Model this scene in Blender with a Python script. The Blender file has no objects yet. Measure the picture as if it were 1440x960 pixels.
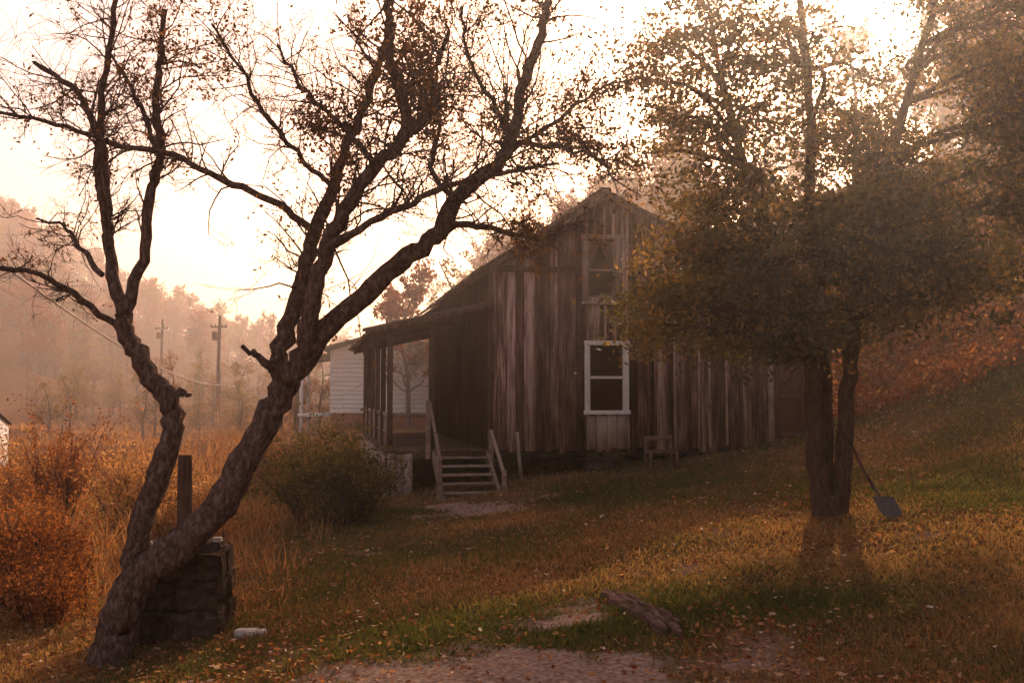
import bpy, bmesh, math, numpy as np
from mathutils import Vector, Matrix
R = np.random.RandomState(7)
scene = bpy.context.scene
scene.view_settings.view_transform = 'Standard'
scene.view_settings.look = 'None'
scene.view_settings.exposure = 0

# ------------------------------------------------------------------ helpers
def link(o, parent=None):
    scene.collection.objects.link(o)
    if parent: o.parent = parent
    return o
def empty(name, loc=(0,0,0), rz=0):
    e = bpy.data.objects.new(name, None); e.empty_display_size = .2
    e.location = loc; e.rotation_euler = (0,0,rz)
    return link(e)
def mkdata(name, V, F, mat=None, tint=None, smooth=False):
    V = np.asarray(V, dtype=np.float32); F = np.asarray(F, dtype=np.int32)
    me = bpy.data.meshes.new(name)
    me.vertices.add(len(V)); me.vertices.foreach_set('co', V.ravel())
    k = F.shape[1]; me.loops.add(F.size); me.loops.foreach_set('vertex_index', F.ravel())
    me.polygons.add(len(F)); me.polygons.foreach_set('loop_start', np.arange(0, F.size, k, dtype=np.int32))
    if smooth: me.polygons.foreach_set('use_smooth', np.ones(len(F), dtype=bool))
    me.update(calc_edges=True)
    if tint is not None:
        a = me.attributes.new('tint', 'FLOAT', 'FACE'); a.data.foreach_set('value', np.asarray(tint, dtype=np.float32))
    if mat: me.materials.append(mat)
    return me
def mk(name, V, F, mat=None, parent=None, **k):
    return link(bpy.data.objects.new(name, mkdata(name, V, F, mat, **k)), parent)

def hsh(ix, iy, s):
    n = (ix.astype(np.int64)*374761393 + iy.astype(np.int64)*668265263 + s*974711) & 0x7fffffff
    n = ((n ^ (n >> 13))*1274126177) & 0x7fffffff
    return ((n ^ (n >> 16)) & 0xffff)/65535.0
def vn(x, y, s=0):
    x = np.asarray(x, float); y = np.asarray(y, float)
    ix = np.floor(x); iy = np.floor(y); fx = x-ix; fy = y-iy
    fx = fx*fx*(3-2*fx); fy = fy*fy*(3-2*fy)
    a = hsh(ix,iy,s); b = hsh(ix+1,iy,s); c = hsh(ix,iy+1,s); d = hsh(ix+1,iy+1,s)
    return (a*(1-fx)+b*fx)*(1-fy)+(c*(1-fx)+d*fx)*fy
def fbm(x, y, s=0, o=4):
    t = 0; a = .5
    for i in range(o):
        t = t+a*vn(x, y, s+i); x = x*2.03; y = y*2.03; a *= .5
    return t/(1-.5**o)

PX = [-400,-60,-20,-10,-6,-3,-.8,1.7,3.8,5.8,7,8,10,20,40,80,150,400]
PZ = [-2,-1.6,-1.35,-1.0,-.65,-.38,-.22,.08,.33,.62,1.0,1.7,3.3,10.5,19,30,38,45]
def xsh(x, y): return x + .19*(y-18)*np.where(y < 18, .8, 1)
def H(x, y):
    x = np.asarray(x, float); y = np.asarray(y, float)
    xs = xsh(x, y)
    z = sum(np.interp(xs+d, PX, PZ) for d in (-.7,-.35,0,.35,.7))/5
    z = z + 46*np.exp(-((x+122)/42)**2/2-((y-145)/70)**2/2) + 13*np.exp(-((x+40)/90)**2/2-((y-330)/50)**2/2)
    far = np.clip((np.hypot(x, y)-25)/60, 0, 1)
    z = z + (fbm(x*.8, y*.8, 3)-.5)*.16 + (fbm(x*.06, y*.06, 9)-.5)*5*far
    return z
def bankedge(y): return 7.1+np.clip((20-y)*.55, 0, 5)
def dirt(x, y):
    n = fbm(x*1.7, y*1.7, 21, 6)
    a = np.exp(-((x-.1)/1.5)**2-((y-6.5)/.95)**2)*1.15
    a = np.maximum(a, .95*np.exp(-((x+.7)/1.1)**2-((y-16.1)/.8)**2))
    a = np.maximum(a, .4*np.exp(-((x-3.75)/.6)**2-((y-11.7)/.5)**2))
    a = np.maximum(a, .45*np.exp(-((x-.55+.15*(y-8))/.55)**2-((y-8)/1.6)**2))
    return np.clip((a+(n-.5)*1.7-.28)*1.9, 0, 1)

# ------------------------------------------------------------------ materials
def newmat(name):
    m = bpy.data.materials.new(name); m.use_nodes = True
    nt = m.node_tree; nt.nodes.clear()
    return m, nt, nt.nodes.new('ShaderNodeOutputMaterial')
def N(nt, t, **k):
    n = nt.nodes.new(t)
    for a, b in k.items():
        if a in n.inputs: n.inputs[a].default_value = b
        else: setattr(n, a, b)
    return n
def ramp(nt, stops):
    r = nt.nodes.new('ShaderNodeValToRGB'); e = r.color_ramp.elements
    while len(e) < len(stops): e.new(.5)
    for i, (p, c) in enumerate(stops):
        e[i].position = p; e[i].color = (*c, 1)
    return r
def leafmat(name, stops, tr=.45, glossy=0, tc=(1.6,1.25,.65,1)):
    m, nt, out = newmat(name)
    at = N(nt, 'ShaderNodeAttribute', attribute_name='tint'); r = ramp(nt, stops)
    nt.links.new(at.outputs['Fac'], r.inputs['Fac'])
    p = N(nt, 'ShaderNodeBsdfDiffuse')
    t = N(nt, 'ShaderNodeBsdfTranslucent'); mx = N(nt, 'ShaderNodeMixShader'); mx.inputs[0].default_value = tr
    nt.links.new(r.outputs[0], p.inputs['Color'])
    g = N(nt, 'ShaderNodeMix', data_type='RGBA', blend_type='MULTIPLY'); g.inputs[0].default_value = 1
    g.inputs[7].default_value = tc
    nt.links.new(r.outputs[0], g.inputs[6]); nt.links.new(g.outputs[2], t.inputs['Color'])
    nt.links.new(p.outputs[0], mx.inputs[1]); nt.links.new(t.outputs[0], mx.inputs[2]); last = mx.outputs[0]
    if glossy:
        gl = N(nt, 'ShaderNodeBsdfGlossy', Roughness=.42); m2 = N(nt, 'ShaderNodeMixShader'); m2.inputs[0].default_value = glossy
        nt.links.new(last, m2.inputs[1]); nt.links.new(gl.outputs[0], m2.inputs[2]); last = m2.outputs[0]
    nt.links.new(last, out.inputs[0])
    return m
def noisemat(name, stops, scale=(5,5,5), nscale=1, detail=4, rough=.85, bump=.3, island=.0, dist=.02, gloss=False):
    m, nt, out = newmat(name)
    tc = N(nt, 'ShaderNodeTexCoord'); mp = N(nt, 'ShaderNodeMapping'); mp.inputs['Scale'].default_value = scale
    nz = N(nt, 'ShaderNodeTexNoise', Scale=nscale, Detail=detail, Roughness=.68)
    nt.links.new(tc.outputs['Object'], mp.inputs[0])
    r = ramp(nt, stops)
    if gloss: p = N(nt, 'ShaderNodeBsdfPrincipled', Roughness=rough); cin = 'Base Color'
    else: p = N(nt, 'ShaderNodeBsdfDiffuse', Roughness=.5); cin = 'Color'
    src = nz.outputs['Fac']
    if island:
        geo = N(nt, 'ShaderNodeNewGeometry')
        ad = N(nt, 'ShaderNodeVectorMath', operation='ADD'); sc = N(nt, 'ShaderNodeVectorMath', operation='SCALE'); sc.inputs['Scale'].default_value = 40
        cb = N(nt, 'ShaderNodeCombineXYZ')
        for i in range(3): nt.links.new(geo.outputs['Random Per Island'], cb.inputs[i])
        nt.links.new(cb.outputs[0], sc.inputs[0]); nt.links.new(mp.outputs[0], ad.inputs[0]); nt.links.new(sc.outputs[0], ad.inputs[1])
        nt.links.new(ad.outputs[0], nz.inputs['Vector'])
        ma = N(nt, 'ShaderNodeMath', operation='MULTIPLY_ADD'); ma.inputs[1].default_value = island; ma.inputs[2].default_value = -island*.5
        nt.links.new(geo.outputs['Random Per Island'], ma.inputs[0])
        a2 = N(nt, 'ShaderNodeMath', operation='ADD'); nt.links.new(ma.outputs[0], a2.inputs[0]); nt.links.new(src, a2.inputs[1]); csrc = a2.outputs[0]
    else:
        nt.links.new(mp.outputs[0], nz.inputs['Vector']); csrc = src
    nt.links.new(csrc, r.inputs['Fac']); nt.links.new(r.outputs[0], p.inputs[cin])
    if bump:
        b = N(nt, 'ShaderNodeBump', Strength=bump, Distance=dist); nt.links.new(src, b.inputs['Height']); nt.links.new(b.outputs[0], p.inputs['Normal'])
    nt.links.new(p.outputs[0], out.inputs[0])
    return m

M_board = noisemat('weathered_boards', [(.28,(.035,.017,.012)),(.43,(.13,.067,.05)),(.56,(.28,.165,.13)),(.69,(.62,.46,.38))], (14,14,.8), 1.6, 5, island=.38, bump=.5)
M_trimwood = noisemat('light_old_wood', [(.3,(.16,.105,.075)),(.7,(.48,.36,.29))], (14,14,2), 1.5, island=.2)
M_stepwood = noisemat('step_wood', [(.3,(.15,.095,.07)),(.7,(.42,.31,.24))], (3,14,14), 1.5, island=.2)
M_floor = noisemat('shaded_floor_wood', [(.3,(.07,.045,.034)),(.7,(.2,.14,.11))], (3,14,14), 1.5, island=.2)  # step wood darkened, the porch's shade put into the colour
M_darkwood = noisemat('dark_wood', [(.3,(.035,.021,.016)),(.7,(.14,.083,.063))], (12,12,2), 1.5, island=.2)
M_porchwall = noisemat('shaded_porch_boards', [(.3,(.018,.01,.008)),(.7,(.065,.037,.028))], (12,12,1), 1.5, island=.2)  # darkened wall boards: shade inside the porch is painted into the tone
M_plank = noisemat('rotten_plank', [(.3,(.08,.044,.034)),(.55,(.17,.10,.078)),(.8,(.36,.25,.2))], (8,3,8), 2.5, 6, bump=.8, island=.2)
M_white = noisemat('old_white_paint', [(.3,(.66,.61,.54)),(.6,(.82,.79,.74))], (6,6,6), 2, bump=.15)
M_roof = noisemat('rusty_tin', [(.3,(.05,.03,.025)),(.55,(.12,.06,.045)),(.8,(.25,.19,.17))], (1.5,6,6), 2, rough=.6, gloss=True)
M_shingle = noisemat('dark_shingle', [(.3,(.03,.024,.02)),(.7,(.09,.07,.06))], (5,5,5), 3)
M_stone = noisemat('field_stone', [(.3,(.035,.023,.018)),(.55,(.09,.062,.048)),(.8,(.22,.165,.13))], (6,6,6), 2.5, 7, island=.15, bump=1, dist=.06)
M_palestone = noisemat('pale_stone', [(.3,(.4,.36,.31)),(.7,(.62,.58,.52))], (9,9,9), 1.5, bump=.6)
M_bark = noisemat('apple_bark', [(.32,(.04,.024,.019)),(.5,(.13,.082,.065)),(.72,(.32,.24,.2))], (11,11,5), 2.6, 8, bump=1, dist=.05)
M_hbark = noisemat('holly_bark', [(.3,(.045,.027,.02)),(.7,(.16,.105,.08))], (14,14,3), 2, 6, bump=1, dist=.04)
M_dbark = noisemat('distant_bark', [(.3,(.10,.07,.06)),(.7,(.2,.145,.13))], (3,3,1), 2, 1, bump=0)
M_metal = noisemat('worn_steel', [(.3,(.04,.03,.025)),(.7,(.12,.09,.07))], (20,20,20), 2, rough=.5, gloss=True)
M_red = noisemat('rusty_red_tin', [(.3,(.2,.06,.035)),(.7,(.36,.14,.08))], (8,8,1), 2)
M_screen = noisemat('old_screen_door', [(.3,(.08,.035,.026)),(.7,(.17,.075,.055))], (10,10,10), 3)
M_dark = noisemat('dark_interior', [(.3,(.012,.009,.008)),(.7,(.03,.022,.018))], (3,3,3), 2, bump=0)  # near-black colour standing in for shade in unlit rooms and underfloor
M_curtain = noisemat('faded_curtain', [(.3,(.28,.2,.16)),(.7,(.5,.4,.33))], (30,30,2), 2, bump=0)
M_cable = noisemat('cable', [(.3,(.5,.46,.42)),(.7,(.7,.65,.6))], (5,5,5), 2, bump=0)
def glassmat():
    m, nt, out = newmat('window_glass')
    g = N(nt, 'ShaderNodeBsdfGlossy', Roughness=.06); g.inputs['Color'].default_value = (.9,.9,.9,1)
    t = N(nt, 'ShaderNodeBsdfTransparent'); t.inputs['Color'].default_value = (.75,.73,.7,1)
    f = N(nt, 'ShaderNodeFresnel', IOR=1.5); mx = N(nt, 'ShaderNodeMixShader')
    nt.links.new(f.outputs[0], mx.inputs[0]); nt.links.new(t.outputs[0], mx.inputs[1]); nt.links.new(g.outputs[0], mx.inputs[2]); nt.links.new(mx.outputs[0], out.inputs[0])
    return m
M_glass = glassmat()

def groundmat():
    m, nt, out = newmat('lawn_and_leaf_litter')
    geo = N(nt, 'ShaderNodeNewGeometry')
    n1 = N(nt, 'ShaderNodeTexNoise', Scale=.45, Detail=4); n2 = N(nt, 'ShaderNodeTexNoise', Scale=22, Detail=5, Roughness=.75)
    vo = N(nt, 'ShaderNodeTexVoronoi', Scale=16)
    for n in (n1, n2, vo): nt.links.new(geo.outputs['Position'], n.inputs['Vector'])
    r1 = ramp(nt, [(.3,(.06,.055,.022)),(.5,(.10,.075,.032)),(.7,(.18,.095,.042))])
    r2 = ramp(nt, [(.3,(.35,.35,.35)),(.7,(1.4,1.3,1.2))])
    nt.links.new(n1.outputs['Fac'], r1.inputs[0]); nt.links.new(n2.outputs['Fac'], r2.inputs[0])
    mu = N(nt, 'ShaderNodeMix', data_type='RGBA', blend_type='MULTIPLY'); mu.inputs[0].default_value = 1
    nt.links.new(r1.outputs[0], mu.inputs[6]); nt.links.new(r2.outputs[0], mu.inputs[7])
    wa = N(nt, 'ShaderNodeAttribute', attribute_name='litter'); r3 = ramp(nt, [(0,(.10,.035,.018)),(.5,(.2,.085,.035)),(1,(.3,.17,.08))])
    nt.links.new(vo.outputs['Color'], r3.inputs[0])
    m2 = N(nt, 'ShaderNodeMix', data_type='RGBA'); nt.links.new(wa.outputs['Fac'], m2.inputs[0]); nt.links.new(mu.outputs[2], m2.inputs[6]); nt.links.new(r3.outputs[0], m2.inputs[7])
    da = N(nt, 'ShaderNodeAttribute', attribute_name='dirt'); r4 = ramp(nt, [(.32,(.14,.082,.056)),(.5,(.30,.195,.14)),(.68,(.50,.36,.27))])
    nt.links.new(n2.outputs['Fac'], r4.inputs[0])
    m3 = N(nt, 'ShaderNodeMix', data_type='RGBA'); nt.links.new(da.outputs['Fac'], m3.inputs[0]); nt.links.new(m2.outputs[2], m3.inputs[6]); nt.links.new(r4.outputs[0], m3.inputs[7])
    p = N(nt, 'ShaderNodeBsdfDiffuse', Roughness=.6)
    b = N(nt, 'ShaderNodeBump', Strength=.7, Distance=.03); nt.links.new(n2.outputs['Fac'], b.inputs['Height']); nt.links.new(b.outputs[0], p.inputs['Normal'])
    nt.links.new(m3.outputs[2], p.inputs['Color']); nt.links.new(p.outputs[0], out.inputs[0])
    return m

# ------------------------------------------------------------------ ground
def spaced(n, lo, hi, k):
    t = np.linspace(-1, 1, n); s = np.sinh(t*k)/np.sinh(k)
    return np.where(s < 0, -s*lo, s*hi)
gx = spaced(400, -330, 330, 5.4); gy = spaced(440, -60, 420, 5.2) + 9
X, Y = np.meshgrid(gx, gy); Z = H(X, Y)
nx, ny = len(gx), len(gy)
idx = np.arange(nx*ny).reshape(ny, nx)
F = np.stack([idx[:-1,:-1], idx[:-1,1:], idx[1:,1:], idx[1:,:-1]], -1).reshape(-1, 4)
ground = mk('ground', np.stack([X, Y, Z], -1).reshape(-1, 3), F, groundmat(), smooth=True)
def litter(x, y):
    xs = xsh(x, y)
    a = np.clip((xs-bankedge(y)+.2+(fbm(x*1.2, y*1.2, 31)-.5)*2)*1.2, 0, 1)
    b = np.clip((-xs-3.0)*.4+(fbm(x*.7, y*.7, 37)-.5)*1.6, 0, .9)
    c = np.clip((fbm(x*.6, y*.6, 41)-.47)*3.2, 0, .8)
    return np.maximum(np.maximum(a, b), c)
for nm, fn in (('dirt', dirt), ('litter', litter)):
    a = ground.data.attributes.new(nm, 'FLOAT', 'POINT'); a.data.foreach_set('value', fn(X, Y).ravel().astype(np.float32))

def pick(n, ymin, ymax, wide=.62, pw=1.0):
    y = ymin*(ymax/ymin)**(R.rand(n)**pw); x = (R.rand(n)*2-1)*wide*y
    return x, y
n = 300000
x, y = pick(n, 3.8, 24)
keep = (R.rand(n) > dirt(x, y)*1.05-.02) & (xsh(x, y) < bankedge(y)+.3+R.randn(n)*.4) & (R.rand(n) > .45*litter(x, y))
x, y = x[keep], y[keep]; n = len(x); z = H(x, y)
tall = .25+1.3*fbm(x*.9, y*.9, 51)
h = (.02+.045*R.rand(n)**1.6)*tall*(1+.03*y)*(1-.5*dirt(x, y)); w = (.0022+.0009*y)*(.6+.8*R.rand(n)); an = R.rand(n)*math.pi*2
lx, ly = R.randn(n)*.6*h, R.randn(n)*.6*h
V = np.empty((n, 3, 3))
V[:,0] = np.stack([x-np.cos(an)*w, y-np.sin(an)*w, z-.005], -1)
V[:,1] = np.stack([x+np.cos(an)*w, y+np.sin(an)*w, z-.005], -1)
V[:,2] = np.stack([x+lx, y+ly, z+h], -1)
gt = np.clip(fbm(x*.5, y*.5, 61)*1.6-.48+.6*R.rand(n), 0, 1)
M_grass = leafmat('grass_blades', [(0,(.058,.076,.022)),(.4,(.10,.105,.032)),(.65,(.19,.135,.055)),(1,(.34,.2,.09))], .35, 0, (1.4,1.2,.7,1))
mk('grass', V.reshape(-1, 3), np.arange(n*3).reshape(-1, 3), M_grass, tint=gt)

def leafgeo(C, s, flat=False, narrow=.5):
    n = len(C); u = R.randn(n, 3)
    if flat: u[:,2] *= .25
    u /= np.linalg.norm(u, axis=1)[:,None]
    v = R.randn(n, 3)
    if flat: v[:,2] *= .25
    v -= u*(v*u).sum(1)[:,None]; v /= np.linalg.norm(v, axis=1)[:,None]
    w = np.cross(u, v); s = np.asarray(s)[:,None]*np.ones((n,1))
    V = np.stack([C-u*s, C+v*s*narrow+w*s*.15, C+u*s, C-v*s*narrow+w*s*.15], 1)
    return V.reshape(-1, 3), np.arange(n*4).reshape(-1, 4)
def leaves(name, C, s, tint, mat, parent=None, **k):
    V, F = leafgeo(np.asarray(C), s, **k)
    return mk(name, V, F, mat, parent, tint=tint)

M_fallen = leafmat('fallen_leaf', [(0,(.13,.045,.02)),(.4,(.26,.1,.04)),(.7,(.42,.22,.1)),(.93,(.5,.33,.19)),(1,(.75,.62,.5))], .25)
n = 34000; x, y = pick(n, 3.8, 24)
keep = R.rand(n) < .3+litter(x, y); x, y = x[keep], y[keep]; n = len(x)
leaves('fallen_leaves', np.stack([x, y, H(x, y)+.015+.03*R.rand(n)], -1), .011+.02*R.rand(n)+.0006*y, R.rand(n)**1.3, M_fallen, flat=True)
M_bank = leafmat('bank_leaf', [(0,(.07,.026,.014)),(.4,(.17,.062,.028)),(.75,(.29,.13,.055)),(1,(.45,.27,.13))], .4)
n = 75000; y = 9+33*R.rand(n); x = (bankedge(y)-.2+12*R.rand(n)**1.3) - .19*(y-18)
lump = np.clip(fbm(x*.8, y*.8, 71)-.35, 0, 1)*2.6
z = H(x, y)+R.rand(n)**1.5*(.04+lump*.8)
leaves('bank_undergrowth', np.stack([x, y, z], -1), .035+.04*R.rand(n), np.clip(fbm(x*1.5, y*1.5, 75)+.35*R.randn(n)*.6, 0, 1), M_bank)

# ------------------------------------------------------------------ wood growth
class Tubes:
    def __init__(s): s.V = []; s.F = []; s.n = 0
    def add(s, P, r, ns=6):
        P = np.asarray(P, float); r = np.asarray(r, float); m = len(P)
        T = np.gradient(P, axis=0); T /= np.linalg.norm(T, axis=1)[:,None]+1e-9
        ref = np.array([.31,.82,.13]) if abs(T[:,1]).mean() < .8 else np.array([1,.1,.2])
        A = np.cross(T, ref); A /= np.linalg.norm(A, axis=1)[:,None]+1e-9; B = np.cross(T, A)
        th = np.arange(ns)*2*math.pi/ns
        rad = r[:,None,None]
        if ns >= 12: rad = rad*(1+.07*np.sin(th*3+1)[None,:,None]+.05*R.randn(m, ns)[:,:,None])
        V = P[:,None]+rad*(np.cos(th)[None,:,None]*A[:,None]+np.sin(th)[None,:,None]*B[:,None])
        i = np.arange(m-1)[:,None]*ns; j = np.arange(ns)[None]; j2 = (j+1) % ns
        F = np.stack([i+j, i+j2, i+ns+j2, i+ns+j], -1).reshape(-1, 4)+s.n
        s.V.append(V.reshape(-1, 3)); s.F.append(F); s.n += m*ns
    def build(s, name, mat, parent=None):
        return mk(name, np.concatenate(s.V), np.concatenate(s.F), mat, parent, smooth=True)
def crom(P, k=4):
    P = np.asarray(P, float); Q = np.vstack([2*P[0]-P[1], P, 2*P[-1]-P[-2]]); out = []
    for i in range(1, len(Q)-2):
        for t in np.arange(k)/k:
            out.append(.5*(2*Q[i]+(Q[i+1]-Q[i-1])*t+(2*Q[i-1]-5*Q[i]+4*Q[i+1]-Q[i+2])*t*t+(3*Q[i]-Q[i-1]-3*Q[i+1]+Q[i+2])*t**3))
    out.append(P[-1]); return np.array(out)
def grow(T, tips, p, d, L, r, lev, up=.15, wob=.28, kids=(3,6)):
    m = 5 if lev else 4
    P = [p]; d = d/np.linalg.norm(d)
    for i in range(m):
        d = d+R.randn(3)*wob; d[2] += up*.5; d /= np.linalg.norm(d); P.append(P[-1]+d*L/m)
    P = np.array(P); rr = np.linspace(r, r*.35, m+1)
    T.add(P, rr, 5 if lev else 3)
    if lev == 0:
        tips.extend(P[1:]); return
    for _ in range(R.randint(*kids)):
        f = .2+.8*R.rand(); i = min(int(f*m), m-1); q = P[i]+(P[i+1]-P[i])*(f*m-i)
        a = P[i+1]-P[i]; a /= np.linalg.norm(a)
        dd = a*.6+R.randn(3)*.6; dd[2] += up
        grow(T, tips, q, dd, L*(.4+.3*R.rand()), max(rr[i]*.55, .0022), lev-1, up, wob, kids)

# ------------------------------------------------------------------ apple tree (elevation drawing, units 1/175 m, 8 m away)
def elev(pts, ox, oy, sc, base, d0, d1):
    m = len(pts); out = []
    for i, (u, v) in enumerate(pts):
        dy = d0+(d1-d0)*i/(m-1)
        out.append((base[0]+(u-ox)/sc, base[1]+dy, base[2]+(oy-v)/sc))
    return np.array(out)
ab = np.array([-3.17, 8.0, float(H(-3.17, 8.0))-.05])
apple = empty('apple_tree', ab); ab0 = ab*0
T = Tubes(); tips = []
def limb(pts, r0, r1, d0, d1, twigs=0, tl=.8, start=.25, lev=2):
    P = crom(elev(pts, 165, 905, 175, ab0, d0, d1), 5)
    P[1:-1] += R.randn(len(P)-2, 3)*.011
    rr = np.linspace(r0, r1, len(P))/175*(1+R.randn(len(P))*.05)*.9
    T.add(P, rr, 14 if r0 > 12 else 8)
    for _ in range(int(twigs*1.8)):
        f = start+(1-start)*R.rand(); i = min(int(f*(len(P)-1)), len(P)-2)
        a = P[i+1]-P[i]; a /= np.linalg.norm(a); dd = a*.6+R.randn(3)*.6; dd[2] += .15
        grow(T, tips, P[i], dd, tl*(.35+.9*R.rand()), min(max(rr[i]*.3, .006), .010), lev, .05, .24, (3,7))
limb([(160,925),(168,880),(180,825),(205,780),(260,735),(310,680),(350,605),(385,535),(405,492)], 31,20,0,.15)
limb([(150,928),(160,900),(172,850)], 36,25,0,0)
limb([(392,515),(382,470),(400,400),(415,330),(430,270),(445,220),(458,170),(480,100),(500,40),(520,-40)], 16,5,.15,.9, 26,.8)
limb([(404,500),(428,455),(440,400),(460,330),(480,290),(530,215),(568,185),(576,140),(560,90),(555,10),(560,-40)], 16,5,.1,-.6, 30,.85)
limb([(405,500),(450,440),(510,385),(560,335),(608,300),(645,240),(700,190),(722,150),(735,80),(762,0),(775,-50)], 19,6,.1,.2, 34,.85,.4)
limb([(580,318),(640,280),(700,285),(760,292),(830,262)], 7,2,.15,.6, 20,.5)
limb([(470,322),(540,288),(620,258),(700,240),(780,232)], 7,2,-.2,-.8, 24,.6)
limb([(430,290),(380,250),(300,215),(240,190),(160,178),(100,160),(30,150)], 7,2.5,.4,-.5, 18,.5)
limb([(562,185),(612,130),(605,70),(625,-10)], 7,3,-.4,.3, 22,.7)
limb([(700,190),(770,130),(830,80),(880,40)], 5,1.5,.2,.7, 24,.6)
limb([(715,165),(780,170),(840,200),(860,235)], 4,1.2,.2,-.3, 14,.45)
limb([(535,215),(480,150),(420,90),(380,20)], 5,2,-.4,.1, 22,.6)
limb([(450,215),(400,170),(360,120),(330,60),(300,10)], 5,2,.5,-.2, 20,.55)
limb([(720,160),(690,110),(660,60),(650,0)], 5,2,.2,-.4, 20,.6)
limb([(640,250),(600,190),(610,110),(590,40)], 5,2,.2,.8, 22,.6)
limb([(378,492),(362,475),(345,460)], 9,3,.15,-.1)
limb([(183,790),(192,720),(214,640),(234,572),(224,535),(195,500),(160,450),(148,408)], 19,14,.1,.35)
limb([(148,412),(125,350),(110,280),(100,200),(88,150),(60,90),(20,40),(-40,0)], 11,4,.35,.9, 20,.7)
limb([(116,300),(104,200),(116,100),(135,30),(152,-40)], 7,4,.5,0, 16,.6)
limb([(150,405),(175,330),(190,240),(206,170),(200,110),(206,50),(216,-30)], 10,4,.35,.1, 20,.7)
limb([(140,425),(90,385),(40,355),(-40,350)], 6,3,.35,-.3, 8,.5)
limb([(112,350),(60,300),(30,270),(-30,250)], 5,2,.4,.9, 8,.5)
limb([(205,180),(170,110),(140,60),(100,0)], 5,2,.2,.6, 12,.5)
limb([(226,540),(240,524),(258,527)], 8,3,.3,.2)
T.build('trunk_and_branches', M_bark, apple)
tips = np.array(tips); print('apple tips', len(tips))
wgt = .16+np.exp(-((tips[:,0]-(560-165)/175)/1.7)**2-((tips[:,2]-(905-120)/175)/1.15)**2)*.7
wgt *= np.clip((fbm(tips[:,0]*1.8, tips[:,2]*1.8, 81)-.40)*6, 0, 1)
sel = tips[R.rand(len(tips)) < wgt*.62]
C = np.repeat(sel, 2, 0)+R.randn(len(sel)*2, 3)*.03; print('apple leaves', len(C))
M_aleaf = leafmat('apple_leaf', [(0,(.07,.045,.02)),(.5,(.15,.09,.032)),(1,(.28,.14,.055))], .3)
leaves('leaves', C, .014+.014*R.rand(len(C)), R.rand(len(C)), M_aleaf, apple)

# ------------------------------------------------------------------ holly tree (12 m away)
hb = np.array([3.8, 12.0, float(H(3.8, 12.0))-.05]); holly = empty('holly_tree', hb)
T = Tubes(); sc = 1400/12
def hl(pts, r0, r1, d0, d1):
    P = crom(elev(pts, 1163, 718, sc, ab0, d0, d1), 4); P[1:-1] += R.randn(len(P)-2, 3)*.012
    T.add(P, np.linspace(r0, r1, len(P))/sc, 12); return P
trunks = [hl([(1156,722),(1149,640),(1146,560),(1150,480),(1160,400),(1150,300),(1155,150),(1145,0),(1140,-120)], 15,4,0,.3),
          hl([(1178,722),(1182,640),(1187,560),(1193,480),(1198,400),(1230,250),(1280,100),(1320,-60)], 14,4,.05,-.4),
          hl([(1166,722),(1166,640),(1168,540),(1160,460),(1120,360),(1070,240),(1040,120),(1020,0)], 14,3,.12,.5)]
T.add([(0,0,-.1),(0,0,.05),(0.02,0,.3)], [.24,.19,.13], 12)
lobes = [(905,440,45,30),(965,440,60,45),(945,380,50,40),(1060,440,80,50),(1150,425,80,50),(1265,400,80,45),(1000,345,70,45),(1060,385,80,50),(1100,345,90,60),(1210,335,90,70),(1320,345,90,60),(1290,400,60,50),(1020,470,45,28),(1120,465,40,25),
         (1000,265,60,50),(1080,245,80,65),(1150,295,80,60),(1200,235,80,60),(1310,245,90,70),(1410,285,80,80),(990,165,65,60),(1070,140,75,70),(1190,170,60,50),(1310,150,90,80),(1420,170,80,80),(1370,220,80,60),
         (1010,80,75,60),(1090,40,65,60),(1370,50,90,70),(1400,365,60,50),(1440,70,80,70),(1260,295,80,60),(1010,-20,80,60),(1290,60,60,50),(1460,-20,90,70),(1340,-30,70,50),(950,140,45,40),(940,60,50,50)]
CC = []; tt = []
allt = np.vstack(trunks)
for (u, v, ru, rv) in lobes:
    for rep in range(2):
        c = np.array([(u+R.randn()*16-1163)/sc, R.uniform(-1.5, 1.5), (718-v-R.randn()*16)/sc]); rad = np.array([ru/sc, .8, rv/sc])*R.uniform(.75,1.25)
        cand = allt[allt[:,2] < c[2]-.15*abs(c[0])]
        a = cand[np.argmin(((cand-c)**2).sum(1))] if len(cand) else allt[20]
        mid = (a+c)/2+np.array([0,0,.12])+R.randn(3)*.1
        B = crom([a, mid, c], 5); T.add(B, np.linspace(.035,.01,len(B)), 6)
        low = 1.25 if v > 330 else (1.05 if v > 220 else .8)
        ns = int((21*ru*rv/3600+6)*low)
        lobet = R.uniform(-.2, .25)
        for k in range(ns):
            q = R.randn(3); q *= (R.rand()**.33)/np.linalg.norm(q)*R.uniform(.9,1.4); e = c+q*rad
            s0 = B[R.randint(len(B)//2, len(B))]; m2 = (s0+e)/2+R.randn(3)*.06
            T.add([s0, m2, e], [.009,.006,.003], 3)
            nl = R.randint(12, 66); sp = R.uniform(.05, .19)
            d = R.randn(nl, 3)*sp*np.array([1.4,1.4,.6])
            d[:,2] -= .35*np.hypot(d[:,0], d[:,1])
            CC.append(e+d); tt.append(np.clip(lobet+R.rand()*.65+R.rand(nl)*.4, 0, 1))
T.build('trunk_and_branches', M_hbark, holly)
CC = np.concatenate(CC); tt = np.concatenate(tt); print('holly leaves', len(CC))
M_hleaf = leafmat('holly_leaf', [(0,(.028,.03,.012)),(.45,(.07,.064,.022)),(.8,(.16,.12,.04)),(1,(.32,.2,.065))], .48, .035)
leaves('leaves', CC, .024+.024*R.rand(len(CC)), tt, M_hleaf, holly)

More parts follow.
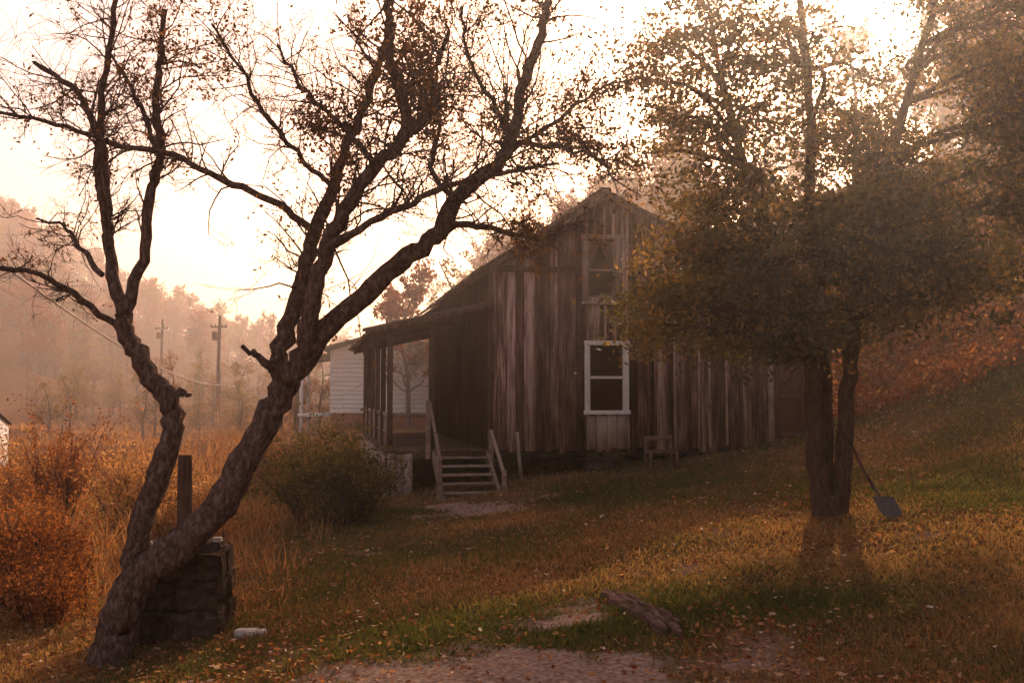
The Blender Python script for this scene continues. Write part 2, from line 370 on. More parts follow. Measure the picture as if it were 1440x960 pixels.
# ------------------------------------------------------------------ bushes
def bush(name, c, rx, ry, h, stems, nl, ls, mat, up=.35, spread=.6):
    z0 = float(H(c[0], c[1])); e = empty(name, (c[0], c[1], z0)); T = Tubes(); tp = []
    for _ in range(stems):
        a = R.rand()*6.283; rr = math.sqrt(R.rand())*.45
        p = np.array([math.cos(a)*rr*rx, math.sin(a)*rr*ry, -.03])
        d = np.array([math.cos(a)*spread*rr*2, math.sin(a)*spread*rr*2, 1.0])+R.randn(3)*.15
        grow(T, tp, p, d, h*R.uniform(.45, 1.05), .008+.004*h, 1, up, .16, (3,7))
    T.build('stems', M_darkwood, e); tp = np.array(tp)
    C = tp[R.randint(len(tp), size=nl)]+R.randn(nl, 3)*.05*(1+h*.3)
    C[:,2] = np.maximum(C[:,2]-.12*R.rand(nl), .03)
    tint = np.clip(fbm(C[:,0]*3+9, C[:,2]*3, 5)*.8+R.rand(nl)*.5-.15, 0, 1)
    leaves('leaves', C, ls*(.6+.8*R.rand(nl)), tint, mat, e); return e
M_orange = leafmat('autumn_shrub_leaf', [(0,(.08,.034,.016)),(.4,(.18,.07,.028)),(.75,(.29,.13,.055)),(1,(.46,.28,.14))], .4)
M_tan = leafmat('dry_weed', [(0,(.14,.075,.035)),(.5,(.3,.17,.08)),(1,(.48,.33,.18))], .5)
M_green = leafmat('green_bush_leaf', [(0,(.035,.04,.014)),(.45,(.085,.085,.026)),(1,(.24,.19,.06))], .4)
bush('green_bush', (-2.75, 15.0), 1.1, .8, 1.3, 46, 9500, .03, M_green, .3, .75)
bush('autumn_shrub', (-5.0, 10.6), .9, .8, .95, 40, 8000, .022, M_orange)
bush('autumn_shrub', (-4.4, 9.7), .6, .6, .65, 26, 4500, .02, M_orange)
bush('autumn_shrub', (-5.9, 11.4), .9, .9, 1.0, 30, 5000, .022, M_orange)
bush('autumn_shrub', (-4.4, 14.0), 1.0, 1.0, .75, 34, 5000, .024, M_tan)
bush('autumn_shrub', (-6.2, 17.0), 1.2, 1.2, 1.1, 34, 6000, .03, M_tan)
bush('autumn_shrub', (-8.3, 18.5), .7, .7, 1.8, 20, 4500, .032, M_orange)
bush('autumn_shrub', (-10.5, 21), 1.4, 1.4, 1.3, 26, 5000, .035, M_tan)
bush('autumn_shrub', (-5.0, 21.5), 1.4, 1.4, .9, 26, 5000, .035, M_tan)
bush('green_shrub', (-3.3, 19.5), .8, .8, .7, 22, 4000, .03, M_green)
bush('autumn_shrub', (11.2, 21.5), 1.2, 1.4, 1.3, 26, 5000, .035, M_bank)
bush('autumn_shrub', (8.6, 24.0), 1.2, 1.4, 1.6, 26, 5000, .035, M_bank)
n = 80000; y = 9*(60/9)**R.rand(n); xs = -2.5-25*R.rand(n)**1.5; x = xs*(y/14)**.6
dens = fbm(x*.7, y*.7, 91); k = R.rand(n) < np.clip((dens-.35)*3, .03, 1)*np.clip((-xs-2.5+R.randn(n)*.5)/2.5, 0, 1); x, y, dens = x[k], y[k], dens[k]; n = len(x); z = H(x, y)
h = (.10+.4*R.rand(n)**1.5)*(dens*1.5)*np.clip((y-7)/7, .3, 1.3); w = .003+.0006*y; an = R.rand(n)*6.28; V = np.empty((n,3,3))
V[:,0] = np.stack([x-np.cos(an)*w, y-np.sin(an)*w, z], -1); V[:,1] = np.stack([x+np.cos(an)*w, y+np.sin(an)*w, z], -1)
V[:,2] = np.stack([x+R.randn(n)*.4*h, y+R.randn(n)*.4*h, z+h], -1)
M_weed = leafmat('weed_blades', [(0,(.14,.065,.03)),(.5,(.28,.15,.07)),(1,(.42,.29,.16))], .4)
mk('tall_weeds', V.reshape(-1,3), np.arange(n*3).reshape(-1,3), M_weed, tint=np.clip(R.rand(n)*.6+fbm(x*.3,y*.3,95)*.6-.1,0,1))

# ------------------------------------------------------------------ distant trees
M_dl = [leafmat('distant_leaf_a', [(0,(.10,.05,.033)),(.5,(.2,.09,.055)),(1,(.30,.16,.09))], .4),
        leafmat('distant_leaf_b', [(0,(.10,.08,.035)),(.5,(.17,.125,.05)),(1,(.30,.22,.10))], .4),
        leafmat('distant_leaf_c', [(0,(.13,.045,.034)),(.5,(.23,.08,.055)),(1,(.30,.14,.09))], .4)]
variants = []
for vi in range(6):
    T = Tubes(); tp = []; ht = 8
    P = crom([(0,0,-.5),(R.randn()*.15,R.randn()*.15,2.5),(R.randn()*.3,R.randn()*.3,5),(R.randn()*.5,R.randn()*.5,ht)], 4)
    rr = np.linspace(.14,.03,len(P)); T.add(P, rr, 6)
    for _ in range(26):
        f = .25+.72*R.rand(); i = int(f*(len(P)-1)); a = R.rand()*6.28
        grow(T, tp, P[i], np.array([math.cos(a),math.sin(a),.5]), (2.9-1.9*f)*R.uniform(.7,1.1), rr[i]*.42, 2, .15, .2, (2,5))
    wm = mkdata('tree_wood', np.concatenate(T.V), np.concatenate(T.F), M_dbark, smooth=True)
    tp = np.array(tp); nl = [400,1200,2200,700,1700,3200][vi]
    C = tp[R.randint(len(tp), size=nl)]+R.randn(nl,3)*.12
    V, F = leafgeo(C, .07+.08*R.rand(nl)); lm = mkdata('tree_leaves', V, F, M_dl[vi%3], tint=R.rand(nl))
    variants.append((wm, lm))
dt = empty('distant_trees')
def plant(x, y, s, v):
    z = float(H(x, y)); wm, lm = variants[v]; rz = R.rand()*6.28; sx = s*R.uniform(.9, 1.2)
    for dm in (wm, lm):
        o = bpy.data.objects.new(dm.name, dm); o.location = (x, y, z-.1); o.scale = (sx, sx, s)
        o.rotation_euler = (0,0,rz); link(o, dt)
cnt = 0
while cnt < 210:
    y = R.uniform(30, 140); x = R.uniform(-10, 88)
    if xsh(x, y) < 9.5 or x > .62*y: continue
    az = math.degrees(math.atan2(x, y))
    if abs(az-18) < 7 and (y < 55 or R.rand() < .6): continue
    plant(x, y, R.uniform(.8, 1.3), R.choice([0,1,1,2,3,4,5])); cnt += 1
cnt = 0
while cnt < 320:
    x = R.uniform(-130, -25); y = R.uniform(75, 190)
    if float(H(x, y)) < 2.5 or x < -.6*y: continue
    plant(x, y, R.uniform(.55, .95), R.choice([1,2,4,5,2,5])); cnt += 1
cnt = 0
while cnt < 100:
    y = R.uniform(45, 105); x = R.uniform(-.5, -.08)*y
    plant(x, y, R.uniform(.28, .55), R.choice([0,0,1,3,4])); cnt += 1
for i in range(40):
    plant(R.uniform(-110, 40), R.uniform(230, 330), R.uniform(.8, 1.2), R.choice([1,2,4,5]))
for (x, y, s, v) in [(-4.6,44,.9,5),(-2.6,47,1.0,4),(-6.4,52,.85,2),(-.5,42,.85,1),(1.5,46,1.0,1),(4.5,40,.95,0),(16,30,.9,5),(18,33,1,2)]:
    plant(x, y, s, v)

# ------------------------------------------------------------------ boxes
class Boxes:
    def __init__(s): s.V = []; s.F = []
    def hexa(s, c):
        b = len(s.V); s.V += [tuple(p) for p in c]
        s.F += [(b,b+3,b+2,b+1),(b+4,b+5,b+6,b+7),(b,b+1,b+5,b+4),(b+1,b+2,b+6,b+5),(b+2,b+3,b+7,b+6),(b+3,b,b+4,b+7)]
    def box(s, x0,x1,y0,y1,z0,z1):
        s.hexa([(x0,y0,z0),(x1,y0,z0),(x1,y1,z0),(x0,y1,z0),(x0,y0,z1),(x1,y0,z1),(x1,y1,z1),(x0,y1,z1)])
    def beam(s, a, b, w, t, up=(0,0,1)):
        a = Vector(a); b = Vector(b); d = (b-a).normalized(); u = Vector(up)
        sd = d.cross(u).normalized()*w/2; n = sd.cross(d).normalized()*t/2
        s.hexa([a-sd-n, a+sd-n, b+sd-n, b-sd-n, a-sd+n, a+sd+n, b+sd+n, b-sd+n])
    def build(s, name, mat, parent=None, bevel=0):
        o = mk(name, s.V, s.F, mat, parent)
        if bevel:
            m = o.modifiers.new('bevel','BEVEL'); m.width = bevel; m.segments = 2
        return o
def subtract(z0, z1, cuts):
    segs = [(z0, z1)]
    for a, b in cuts:
        new = []
        for s0, s1 in segs:
            if b <= s0 or a >= s1: new.append((s0, s1)); continue
            if a > s0: new.append((s0, a))
            if b < s1: new.append((b, s1))
        segs = new
    return segs
def wallboards(B, length, zb, top, openings, place, bw=.19, t=.022, extra=()):
    e = [0.0]
    while e[-1] < length-bw*.7: e.append(e[-1]+bw*R.uniform(.75, 1.25))
    e.append(length); e = sorted(set(e) | set(extra) | {o[i] for o in openings for i in (0,1)})
    for a, b in zip(e[:-1], e[1:]):
        if b-a < .012: continue
        cuts = [(o[2], o[3]) for o in openings if a >= o[0]-1e-6 and b <= o[1]+1e-6]
        off = R.uniform(0, .014); g = .007; zz = zb+R.uniform(-.09, .03)
        for s0, s1 in subtract(zz, 99, cuts):
            ta, tb = (top(a), top(b)) if s1 == 99 else (s1, s1)
            if min(ta, tb) <= s0+.02: continue
            B.hexa([place(a+g,-off-t,s0), place(b-g,-off-t,s0), place(b-g,-.001,s0), place(a+g,-.001,s0),
                    place(a+g,-off-t,ta), place(b-g,-off-t,tb), place(b-g,-.001,tb), place(a+g,-.001,ta)])
        if R.rand() < .8:
            cuts = [(o[2], o[3]) for o in openings if b > o[0]-.01 and b < o[1]+.01]
            for s0, s1 in subtract(zb+R.uniform(-.03,.05), 99, cuts):
                tb = top(b) if s1 == 99 else s1
                if tb-.03 <= s0 or b+.025 > length: continue
                w = .024
                B.hexa([place(b-w,-.056,s0), place(b+w,-.056,s0), place(b+w,-.0365,s0), place(b-w,-.0365,s0),
                        place(b-w,-.056,tb-.03), place(b+w,-.056,tb-.03), place(b+w,-.0365,tb-.03), place(b-w,-.0365,tb-.03)])

# ------------------------------------------------------------------ farmhouse
TH = math.radians(11.13)
house = empty('wooden_farmhouse', (-.434, 19.0, 0), TH)
LX, LY = 6.72, 9.6
PK, ZP = 2.21, 5.6
top = lambda x: (ZP-(PK-x)*.656) if x < PK else (ZP-(x-PK)*.47)
W1 = (1.88,2.745,1.34,2.74); W2 = (1.93,2.5,3.6,4.7); DR = (5.8,6.52,.80,2.78)
B = Boxes(); wallboards(B, LX, .65, top, [W1,W2,DR], lambda x,y,z:(x,y,z), extra=(PK,))
B.build('gable_wall_boards', M_board, house)
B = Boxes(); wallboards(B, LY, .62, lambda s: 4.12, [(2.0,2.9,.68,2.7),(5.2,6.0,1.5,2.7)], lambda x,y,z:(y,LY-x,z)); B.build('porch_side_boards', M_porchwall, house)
B = Boxes(); wallboards(B, LY, .62, lambda s: 3.42, [], lambda x,y,z:(LX-y,x,z)); B.build('hill_side_boards', M_board, house)
B = Boxes(); wallboards(B, LX, .62, lambda s: top(LX-s), [], lambda x,y,z:(LX-x,LY-y,z), extra=(LX-PK,)); B.build('back_wall_boards', M_board, house)
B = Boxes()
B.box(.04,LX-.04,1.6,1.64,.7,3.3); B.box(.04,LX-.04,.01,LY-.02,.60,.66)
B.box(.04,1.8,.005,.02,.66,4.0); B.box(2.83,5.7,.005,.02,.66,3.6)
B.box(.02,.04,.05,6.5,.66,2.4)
B.build('floor_and_dark_backing', M_dark, house)  # floor, plus dark sheets painting in shade behind boards and windows
B = Boxes()
B.box(-.02,LX,-.015,.1,.50,.60)
for xx in np.arange(.5, LX, .6): B.box(xx,xx+.06,.11,LY-.1,.45,.598)
B.box(.1,LX-.1,2.6,2.65,-.3,.59)  # dark sheet across the crawlspace, its shade put in as colour
B.build('sill_and_dark_backing', M_dark, house)
B = Boxes(); B.box(-.05,1.78,-.089,-.06,4.06,4.18); B.box(-.055,.055,-.075,-.058,.6,4.05)
B.build('gable_trim', M_darkwood, house)
B = Boxes(); B.box(1.82,1.925,-.09,-.06,3.52,4.74); B.box(2.505,2.6,-.09,-.06,3.52,4.74); B.box(1.8,2.63,-.096,-.06,4.745,4.83); B.box(1.8,2.63,-.105,-.06,3.45,3.515)
B.build('upper_window_trim', M_trimwood, house)
def window(name, w, mat, fw):
    x0,x1,z0,z1 = w; B = Boxes()
    B.box(x0-.01,x0+fw,-.09,-.03,z0,z1); B.box(x1-fw,x1+.01,-.09,-.03,z0,z1)
    B.box(x0-.02,x1+.02,-.10,-.028,z1-fw,z1+.015); B.box(x0-.03,x1+.03,-.12,-.026,z0-.02,z0+fw*.8)
    zm = (z0+z1)/2
    B.box(x0+fw+.002,x1-fw-.002,-.06,-.02,zm-.025,zm+.025)
    for za, zb in ((z0+fw*.8, zm-.025),(zm+.025, z1-fw)):
        B.box(x0+fw+.001,x0+fw+.03,-.045,-.022,za,zb); B.box(x1-fw-.03,x1-fw-.001,-.045,-.022,za,zb)
    B.build(name, mat, house, .004)
    mk(name+'_glass', [(x0+fw,-.03,z0),(x1-fw,-.03,z0),(x1-fw,-.03,z1),(x0+fw,-.03,z1)], [(0,1,2,3)], M_glass, house)
window('lower_window', W1, M_white, .075)
B = Boxes(); B.box(1.93,1.965,-.03,0,3.6,4.7); B.box(2.465,2.5,-.03,0,3.6,4.7); B.box(1.966,2.464,-.03,0,4.12,4.16); B.box(1.966,2.464,-.03,0,3.6,3.64); B.box(1.966,2.464,-.03,0,4.66,4.7); B.build('upper_window', M_trimwood, house)
mk('upper_window_glass', [(1.96,-.01,3.62),(2.47,-.01,3.62),(2.47,-.01,4.68),(1.96,-.01,4.68)], [(0,1,2,3)], M_glass, house)
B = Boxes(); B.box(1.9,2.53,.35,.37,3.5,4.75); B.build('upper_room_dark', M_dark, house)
def curtain(name, x0,x1,x2,z0,z1,y):
    V = []
    for k, zz in enumerate((z0,z1)):
        for i in range(16):
            t = i/15; V.append((x0+((x2 if k == 0 else x1)-x0)*t, y+.02*math.sin(i*1.7), zz))
    mk(name, V, [(i,i+1,i+17,i+16) for i in range(15)], M_curtain, house)
curtain('upper_curtain', 1.97,2.2,2.02,4.17,4.65,.03); curtain('upper_curtain_b', 2.46,2.22,2.42,4.17,4.65,.032)
B = Boxes(); B.box(1.93,2.69,-.07,-.06,.68,1.29)
for i in range(4): B.box(1.9+i*.21,2.1+i*.21,-.085,-.072,.64+R.uniform(0,.04),1.28+.01*i)
B.build('patch_boards', M_trimwood, house)
B = Boxes(); B.box(5.68,5.795,-.09,-.06,.72,2.86); B.box(6.525,6.62,-.088,-.06,.72,2.86); B.box(5.66,6.64,-.095,-.058,2.865,2.95); B.build('door_trim', M_trimwood, house)
B = Boxes(); B.box(5.82,5.92,-.05,-.015,.84,2.74); B.box(6.42,6.5,-.05,-.015,.84,2.74)
for z0 in (.84,1.6,2.62): B.box(5.922,6.418,-.048,-.016,z0,z0+.11)
B.box(5.8,6.52,-.012,.0,.8,2.78); B.build('screen_door', M_screen, house)
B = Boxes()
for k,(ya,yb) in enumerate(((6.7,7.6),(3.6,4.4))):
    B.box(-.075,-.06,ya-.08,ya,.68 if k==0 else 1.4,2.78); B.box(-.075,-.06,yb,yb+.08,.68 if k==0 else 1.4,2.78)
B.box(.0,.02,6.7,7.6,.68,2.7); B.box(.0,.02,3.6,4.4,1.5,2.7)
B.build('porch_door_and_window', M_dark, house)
B = Boxes()
ov = .35; yf, yb = -.38, LY+.3
xl, zl = -ov, top(-ov)+.02; xr, zr = LX+.3, top(LX+.3)+.02
nseg = 16
for i in range(nseg):
    y0 = yf+(yb-yf)*i/nseg; y1 = yf+(yb-yf)*(i+1)/nseg-.004; j = R.uniform(0,.015)
    for (xa,za,xb,zb) in ((xl-R.uniform(0,.06),zl-.0,PK,ZP+.02),(PK,ZP+.02,xr+R.uniform(0,.05),zr)):
        B.hexa([(xa,y0,za+j),(xb,y0,zb+j),(xb,y1,zb+j),(xa,y1,za+j),(xa,y0,za+.05+j),(xb,y0,zb+.05+j),(xb,y1,zb+.05+j),(xa,y1,za+.05+j)])
B.box(PK-.09,PK+.09,yf-.02,yb,ZP+.06,ZP+.1)
B.build('main_roof', M_roof, house)
B = Boxes()
B.beam((xl,-.36,zl-.07),(PK,-.36,ZP-.05),.025,.11,(0,0,1)); B.beam((PK,-.36,ZP-.05),(xr,-.36,zr-.07),.025,.11)
for xx in np.arange(0,9.7,.6):
    B.beam((-.33,xx,top(-.33)-.05),(.0,xx,top(0)-.05),.05,.09)
B.build('rake_boards', M_darkwood, house)
PXW = -1.93
B = Boxes()
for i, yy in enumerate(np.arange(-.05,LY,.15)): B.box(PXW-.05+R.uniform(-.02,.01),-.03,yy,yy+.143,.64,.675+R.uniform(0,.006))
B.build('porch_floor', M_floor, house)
B = Boxes(); B.box(PXW,-.03,-.02,.03,.50,.637); B.box(PXW,PXW+.05,.04,LY,.46,.637); B.box(-.1,-.05,.04,LY,.46,.637)
for yy in (0.0,1.9,3.8,5.7,7.6,9.45): B.box(PXW-.0,PXW+.1,yy,yy+.1,.677,2.83)
B.box(-1.15,-1.03,.0,.11,.677,3.08)
B.box(PXW-.01,PXW+.11,-.3,LY+.2,2.832,2.95)
for yy in np.arange(-.3,LY+.2,.61): B.beam((-2.22,yy,2.88),(-.03,yy,3.37),.05,.09)
B.build('porch_frame', M_darkwood, house)
B = Boxes()
for i in range(17):
    y0 = -.42+i*.6; e = R.uniform(-.08,.1); B.hexa([(-2.28-e,y0,2.92+R.uniform(-.02,.02)),(-.02,y0,3.43),(-.02,y0+.6,3.43),(-2.28-e,y0+.6,2.92),(-2.28-e,y0,2.96),(-.02,y0,3.47),(-.02,y0+.6,3.47),(-2.28-e,y0+.6,2.96)])
B.build('porch_roof', M_roof, house)
B = Boxes(); B.beam((-2.28,-.45,2.86),(-.02,-.45,3.37),.02,.09); B.build('porch_rake', M_darkwood, house)
B = Boxes()
for ya in (0.1,2.0,3.9,5.8,7.7):
    B.box(PXW+.03,PXW+.07,ya,ya+1.72,1.28,1.36); B.box(PXW+.03,PXW+.07,ya,ya+1.72,.95,1.0)
    for yy in np.arange(ya+.2,ya+1.6,.3): B.box(PXW+.035,PXW+.065,yy,yy+.05,.68,1.279)
B.box(PXW+.11,-1.16,.03,.07,1.28,1.36)
B.build('porch_rail', M_trimwood, house)
B = Boxes()
for i, xx in enumerate(np.arange(PXW, -1.5, .16)): B.box(xx,xx+.15,-.06,-.03-.0,-.5,.60+R.uniform(-.03,.02))
yy = 0
while yy < LY:
    B.box(PXW-.05,PXW-.02,yy,yy+.15,-.7,.6+R.uniform(-.04,.02)); yy += .165
B.build('porch_skirt', M_trimwood, house)
B = Boxes(); B.box(PXW+.3,-.2,1.6,1.64,-.5,.6); B.build('under_porch_shade_sheet', M_dark, house)  # dark sheet below the floor, painting in the shade under the porch
B = Boxes(); zs = np.linspace(.55, .0, 5)
for i, zz in enumerate(zs):
    y0 = -.10-.27*(i+1); B.box(-1.03,-.08+R.uniform(-.02,.02),y0,y0+.25,zz-.035,zz)
B.beam((-1.07,-.05,.56),(-1.07,-1.62,-.2),.05,.2); B.beam((-.05,-.05,.56),(-.05,-1.62,-.2),.05,.2)
B.beam((-1.13,-.02,1.52),(-1.13,-1.58,.55),.045,.10); B.beam((-1.13,-1.52,-.3),(-1.13,-1.46,.66),.09,.05,(0,1,0)); B.beam((-1.17,-.04,.5),(-1.17,-.04,1.6),.09,.05,(0,1,0))
B.beam((.0,-.25,1.0),(.0,-1.62,.28),.04,.09); B.beam((.0,-1.58,-.3),(.0,-1.56,.4),.08,.05,(0,1,0)); B.beam((.0,-.2,.4),(.0,-.2,1.05),.08,.05,(0,1,0))
B.build('porch_steps', M_stepwood, house, .005)
def rock(c, s, seed, rough=.025):
    bm = bmesh.new(); bmesh.ops.create_cube(bm, size=1); bmesh.ops.bevel(bm, geom=bm.edges[:], offset=.1, segments=2, affect='EDGES')
    bmesh.ops.subdivide_edges(bm, edges=bm.edges[:], cuts=1, use_grid_fill=True)
    rr = np.random.RandomState(seed)
    for v in bm.verts:
        v.co += Vector(rr.randn(3)*rough); v.co = Vector((v.co.x*s[0]+c[0], v.co.y*s[1]+c[1], v.co.z*s[2]+c[2]))
    me = bpy.data.meshes.new('stone'); bm.to_mesh(me); bm.free(); return me
def rocks(name, lst, mat, parent=None, rough=.025):
    bm = bmesh.new()
    for i, (c, s) in enumerate(lst):
        me = rock(c, s, i+3, rough); bm.from_mesh(me); bpy.data.meshes.remove(me)
    me = bpy.data.meshes.new(name); bm.to_mesh(me); bm.free(); me.materials.append(mat)
    return link(bpy.data.objects.new(name, me), parent)
rocks('stone_piers', [((2.05,.12,.5),(.3,.3,.2)),((2.38,.1,.46),(.32,.3,.25)),((2.1,.1,.28),(.4,.34,.22)),((2.2,.1,.08),(.5,.34,.24)),((.1,.3,.48),(.3,.35,.22)),((.1,.3,.22),(.35,.4,.26)),((.12,.3,-.05),(.35,.4,.3)),
    ((4.6,.15,.5),(.4,.3,.2)),((4.6,.15,.3),(.4,.3,.24)),((6.5,.15,.5),(.4,.3,.3)),((.15,4.8,.3),(.4,.4,.7)),((.15,9.2,.3),(.4,.4,.7)),((-1.85,.3,.2),(.25,.3,.7))], M_stone, house)
B = Boxes(); B.beam((.6,-.12,.0),(.52,-.1,1.0),.06,.03,(0,1,0)); B.beam((.72,-.3,.08),(1.55,-.25,.18),.12,.03); B.beam((3.6,-.3,.36),(5.4,-.2,.56),.12,.05)
B.build('leaning_scrap_boards', M_trimwood, house)

# ------------------------------------------------------------------ chair frame at the wall
ch = empty('wooden_chair', (2.78, 18.75, float(H(2.78, 18.75))), math.radians(8)); B = Boxes()
for xx in (-.25,.25):
    B.beam((xx,0.1,-.03),(xx*.95,.15,.62),.05,.04,(0,1,0)); B.beam((xx,-.25,-.03),(xx,-.22,.36),.05,.04,(0,1,0)); B.beam((xx,-.24,.33),(xx,.12,.35),.04,.05)
B.beam((-.27,.14,.58),(.27,.14,.6),.03,.09); B.beam((-.27,-.22,.34),(.27,-.22,.34),.04,.05); B.box(-.24,.24,-.2,.1,.36,.38); B.beam((-.25,-.23,.14),(.25,-.23,.14),.03,.03)
B.build('frame', M_plank, ch)

# ------------------------------------------------------------------ stone block, fence post, stones
sb = empty('stone_well_base', (-2.86, 8.75, float(H(-2.86, 8.75))), .15); lst = []
for r, hh in enumerate((.27,.25,.22)):
    z0 = (.0,.26,.5)[r]
    for j, (xa, xb) in enumerate(((-.38,.0+.04*(r-1)),(.0+.04*(r-1),.38))):
        for yy in (-.19,.19): lst.append((((xa+xb)/2+R.randn()*.012, yy+R.randn()*.015, z0+hh/2-.02),((xb-xa)*1.02,.4,hh*1.03)))
lst.append(((.2,0,.73),(.26,.34,.08))); lst.append(((-.2,.1,.73),(.3,.3,.07)))
rocks('stacked_stones', lst, M_stone, sb, .035)
rocks('stone_chips', [((.05,-.15,.77),(.09,.06,.04)),((.3,-.1,.79),(.07,.07,.04)),((-.28,-.1,.77),(.08,.05,.03))], M_palestone, sb)
T = Tubes(); z0 = float(H(-3.4, 10.4)); T.add([(0,0,-.2),(.01,0,.6),(.0,.01,1.3),(.0,.01,1.42),(0,.01,1.421)], [.085,.08,.075,.07,.001], 9)
o = T.build('fence_post', M_darkwood); o.location = (-3.4, 10.4, z0)
o = rocks('pale_rock', [((0,0,.02),(.2,.12,.08)),((.09,.04,.02),(.1,.1,.05))], M_palestone); o.location = (-2.2, 8.4, float(H(-2.2, 8.4)))
# old plank on the grass, split and rotten
bm = bmesh.new(); pa = Vector((.90, 9.1, 0)); pb = Vector((1.20, 7.3, 0)); pl = pb-pa; sd = Vector((-pl.y, pl.x, 0)).normalized()
for (o0, w0, t0, t1) in ((-.06,.10,.0,.93),(.022,.07,.03,1.0),(.085,.055,.1,.85)):
    prev = None; nn = 18
    for i in range(nn+1):
        t = t0+(t1-t0)*i/nn; c = pa+pl*t+sd*(o0+R.randn()*.005); ww = w0/2*(1+R.randn()*.12)*(1 if 0 < i < nn else .45)
        zb = float(H(c.x, c.y))+.0; th = .055+R.randn()*.008
        ring = [bm.verts.new((c.x-sd.x*ww, c.y-sd.y*ww, zb)), bm.verts.new((c.x+sd.x*ww, c.y+sd.y*ww, zb)), bm.verts.new((c.x+sd.x*ww*.85, c.y+sd.y*ww*.85, zb+th)), bm.verts.new((c.x-sd.x*ww*.85, c.y-sd.y*ww*.85, zb+th))]
        if prev:
            for j in range(4): bm.faces.new((prev[j], prev[(j+1)%4], ring[(j+1)%4], ring[j]))
        else: bm.faces.new(ring)
        prev = ring
    bm.faces.new(prev[::-1])
bmesh.ops.recalc_face_normals(bm, faces=bm.faces[:]); me = bpy.data.meshes.new('old_plank'); bm.to_mesh(me); bm.free(); me.materials.append(M_plank)
link(bpy.data.objects.new('old_plank', me))
# shovel
sh = empty('shovel', (4.18, 11.35, float(H(4.18, 11.35))), 0); T = Tubes()
T.add([(0,0,.2),(-.12,.2,.5),(-.25,.42,.95)], [.018,.017,.016], 8); T.build('handle', M_darkwood, sh)
V = []; nu, nv = 7, 8
for j in range(nv):
    t = j/(nv-1); wd = .12 if t < .6 else .12*math.sqrt(max(0,1-((t-.6)/.4)**2))+.004
    for i in range(nu):
        s = i/(nu-1)*2-1; V.append((wd*s+.08*t, -.14*t-.02-.03*s*s, .24-.24*t))
o = mk('blade', V, [(j*nu+i,j*nu+i+1,(j+1)*nu+i+1,(j+1)*nu+i) for j in range(nv-1) for i in range(nu-1)], M_metal, sh, smooth=True)
o.modifiers.new('s','SOLIDIFY').thickness = .004

# ------------------------------------------------------------------ white outbuilding beyond the porch
ob = empty('white_outbuilding', (-6.6, 45, float(H(-6.6,45))-.35), .1); B = Boxes()
for i in range(14): B.hexa([(-1.6,-.04,1.15+i*.2),(3.2,-.04,1.15+i*.2),(3.2,0,1.15+i*.2),(-1.6,0,1.15+i*.2),(-1.6,-.015,1.348+i*.2),(3.2,-.015,1.348+i*.2),(3.2,0,1.348+i*.2),(-1.6,0,1.348+i*.2)])
B.box(-1.6,3.2,.002,6,1.15,3.9); B.build('siding', M_white, ob)
B = Boxes(); B.box(-1.55,3.15,.1,5.9,-.3,1.149); B.box(-1.5,0,-.3,-.27,.5,1.1); B.build('rusty_skirting', M_red, ob)
B = Boxes(); B.hexa([(-2.0,-.5,4.0),(.9,-.5,4.8),(.9,6.3,4.8),(-2,6.3,4.0),(-2,-.5,4.08),(.9,-.5,4.88),(.9,6.3,4.88),(-2,6.3,4.08)]); B.hexa([(.9,-.5,4.8),(3.6,-.5,4.0),(3.6,6.3,4.0),(.9,6.3,4.8),(.9,-.5,4.88),(3.6,-.5,4.08),(3.6,6.3,4.08),(.9,6.3,4.88)])
B.hexa([(-3.1,-.3,3.45),(-1.62,-.3,3.75),(-1.62,5,3.75),(-3.1,5,3.45),(-3.1,-.3,3.55),(-1.62,-.3,3.85),(-1.62,5,3.85),(-3.1,5,3.55)]); B.build('roof', M_shingle, ob)
B = Boxes(); B.box(-2.95,-2.8,0,.15,-.2,3.46); B.box(-2.95,-2.8,3,3.15,-.2,3.46); B.box(-3,-1.62,-.1,4,1.0,1.13)
B.hexa([(-1.6,0,3.951),(3.2,0,3.951),(3.2,.1,3.951),(-1.6,.1,3.951),(.88,0,4.75),(.92,0,4.75),(.92,.1,4.75),(.88,.1,4.75)]); B.build('porch_posts', M_white, ob)
ws = empty('white_shed', (-16.75, 30, float(H(-16.6,30))), .05); B = Boxes(); B.box(-1.3,1.15,-1,1,-.1,1.3)
B.hexa([(-1.3,-1,1.301),(1.15,-1,1.301),(1.15,1,1.301),(-1.3,1,1.301),(-1.3,-.01,1.7),(1.15,-.01,1.7),(1.15,.01,1.7),(-1.3,.01,1.7)]); B.build('walls', M_white, ws)
B = Boxes(); B.beam((-.1,-1.1,1.32),(-.1,0,1.78),2.6,.04); B.beam((-.1,1.1,1.32),(-.1,0,1.78),2.6,.04); B.build('roof', M_shingle, ws)
def pole(x, y, ztop, r):
    zb = float(H(x, y)); tz = ztop-zb
    up = empty('utility_pole', (x, y, zb)); T = Tubes(); T.add([(0,0,-.3),(0,0,tz*.5),(0.05,0,tz)], [r*1.2,r*1.05,r*.85], 8); T.build('pole', M_darkwood, up)
    B = Boxes(); B.box(-.5,.5,-.12,-.02,tz-.75,tz-.66)
    for xx in (-.45,-.2,.2,.45): B.box(xx-.03,xx+.03,-.1,-.03,tz-.655,tz-.55)
    B.box(-.35,-.12,-.2,.15,tz-1.5,tz-1.0); B.build('crossarm', M_darkwood, up)
pole(-17.7, 60, 6.5, .1); pole(-27.5, 78, 7.6, .1)
def sag(a, b, s, n=20):
    a = np.array(a); b = np.array(b); t = np.linspace(0,1,n)[:,None]; P = a+(b-a)*t; P[:,2] -= s*4*(t*(1-t))[:,0]; return P
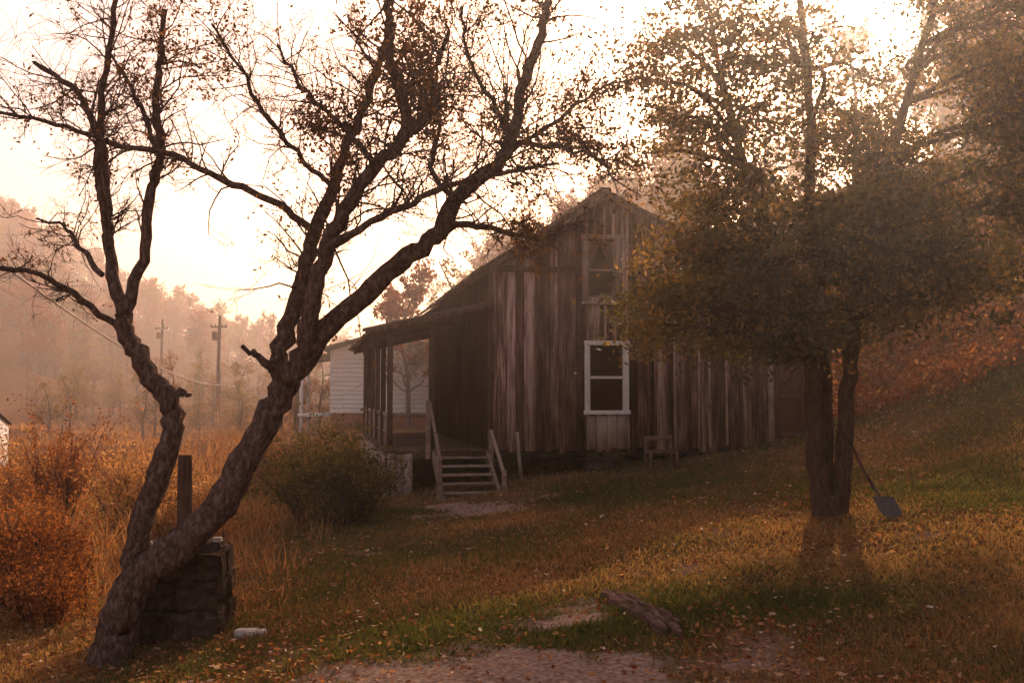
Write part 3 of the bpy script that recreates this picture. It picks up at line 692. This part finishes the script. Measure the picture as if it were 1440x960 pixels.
T = Tubes(); T.add(sag((-10.5,18,5.0),(-17.6,59.9,2.3),.75), np.full(20,.03), 5); T.add(sag((-17.6,59.9,2.3),(-7,45,3.0),.4), np.full(20,.025), 5)
for dx in (-.4,.4): T.add(sag((-17.7+dx,59.93,6.0),(-27.5+dx,77.93,7.1),.5), np.full(20,.02), 4)
T.build('utility_wire', M_cable)

# ------------------------------------------------------------------ haze: real scattering air, denser in the valley, thin over the yard
def haze(name, dens, g):
    m, nt, out = newmat(name)
    v = N(nt, 'ShaderNodeVolumeScatter', Density=dens, Anisotropy=g); v.inputs['Color'].default_value = (1,.9,.85,1)
    nt.links.new(v.outputs[0], out.inputs['Volume'])
    return m
B = Boxes(); B.box(-260,260,31,380,-8,30); B.build('valley_haze', haze('valley_haze', .0034, .5))
B = Boxes(); B.box(-40,40,-3,30.9,-4,13); B.build('yard_haze', haze('yard_haze', .0019, .82))

# ------------------------------------------------------------------ light
EL, AZ = math.radians(26), math.radians(18)
S = Vector((math.sin(AZ)*math.cos(EL), math.cos(AZ)*math.cos(EL), math.sin(EL)))
sun = bpy.data.lights.new('sun', 'SUN'); sun.energy = 5; sun.angle = math.radians(.5); sun.color = (1,.76,.52)
so = bpy.data.objects.new('sun', sun); so.rotation_euler = S.to_track_quat('Z','Y').to_euler(); link(so)
w = bpy.data.worlds.new('World'); scene.world = w; w.use_nodes = True; nt = w.node_tree; nt.nodes.clear()
out = nt.nodes.new('ShaderNodeOutputWorld'); bg = N(nt, 'ShaderNodeBackground', Strength=.15)
sky = nt.nodes.new('ShaderNodeTexSky'); sky.sky_type = 'NISHITA'; sky.sun_disc = False; sky.sun_elevation = EL; sky.sun_rotation = AZ; sky.dust_density = 5; sky.air_density = 1.2; sky.ozone_density = .6
mx = N(nt, 'ShaderNodeMix', data_type='RGBA', blend_type='MULTIPLY'); mx.inputs[0].default_value = 1; mx.inputs[7].default_value = (2.1,1.36,1.14,1)
nt.links.new(sky.outputs[0], mx.inputs[6]); nt.links.new(mx.outputs[2], bg.inputs[0]); nt.links.new(bg.outputs[0], out.inputs[0])

cam = bpy.data.cameras.new('camera'); cam.lens = 35; cam.sensor_width = 36; cam.clip_end = 2000; cam.clip_start = .05
co = bpy.data.objects.new('camera', cam); co.location = (0,0,1.7); co.rotation_euler = (math.radians(93.07),0,0); link(co); scene.camera = co
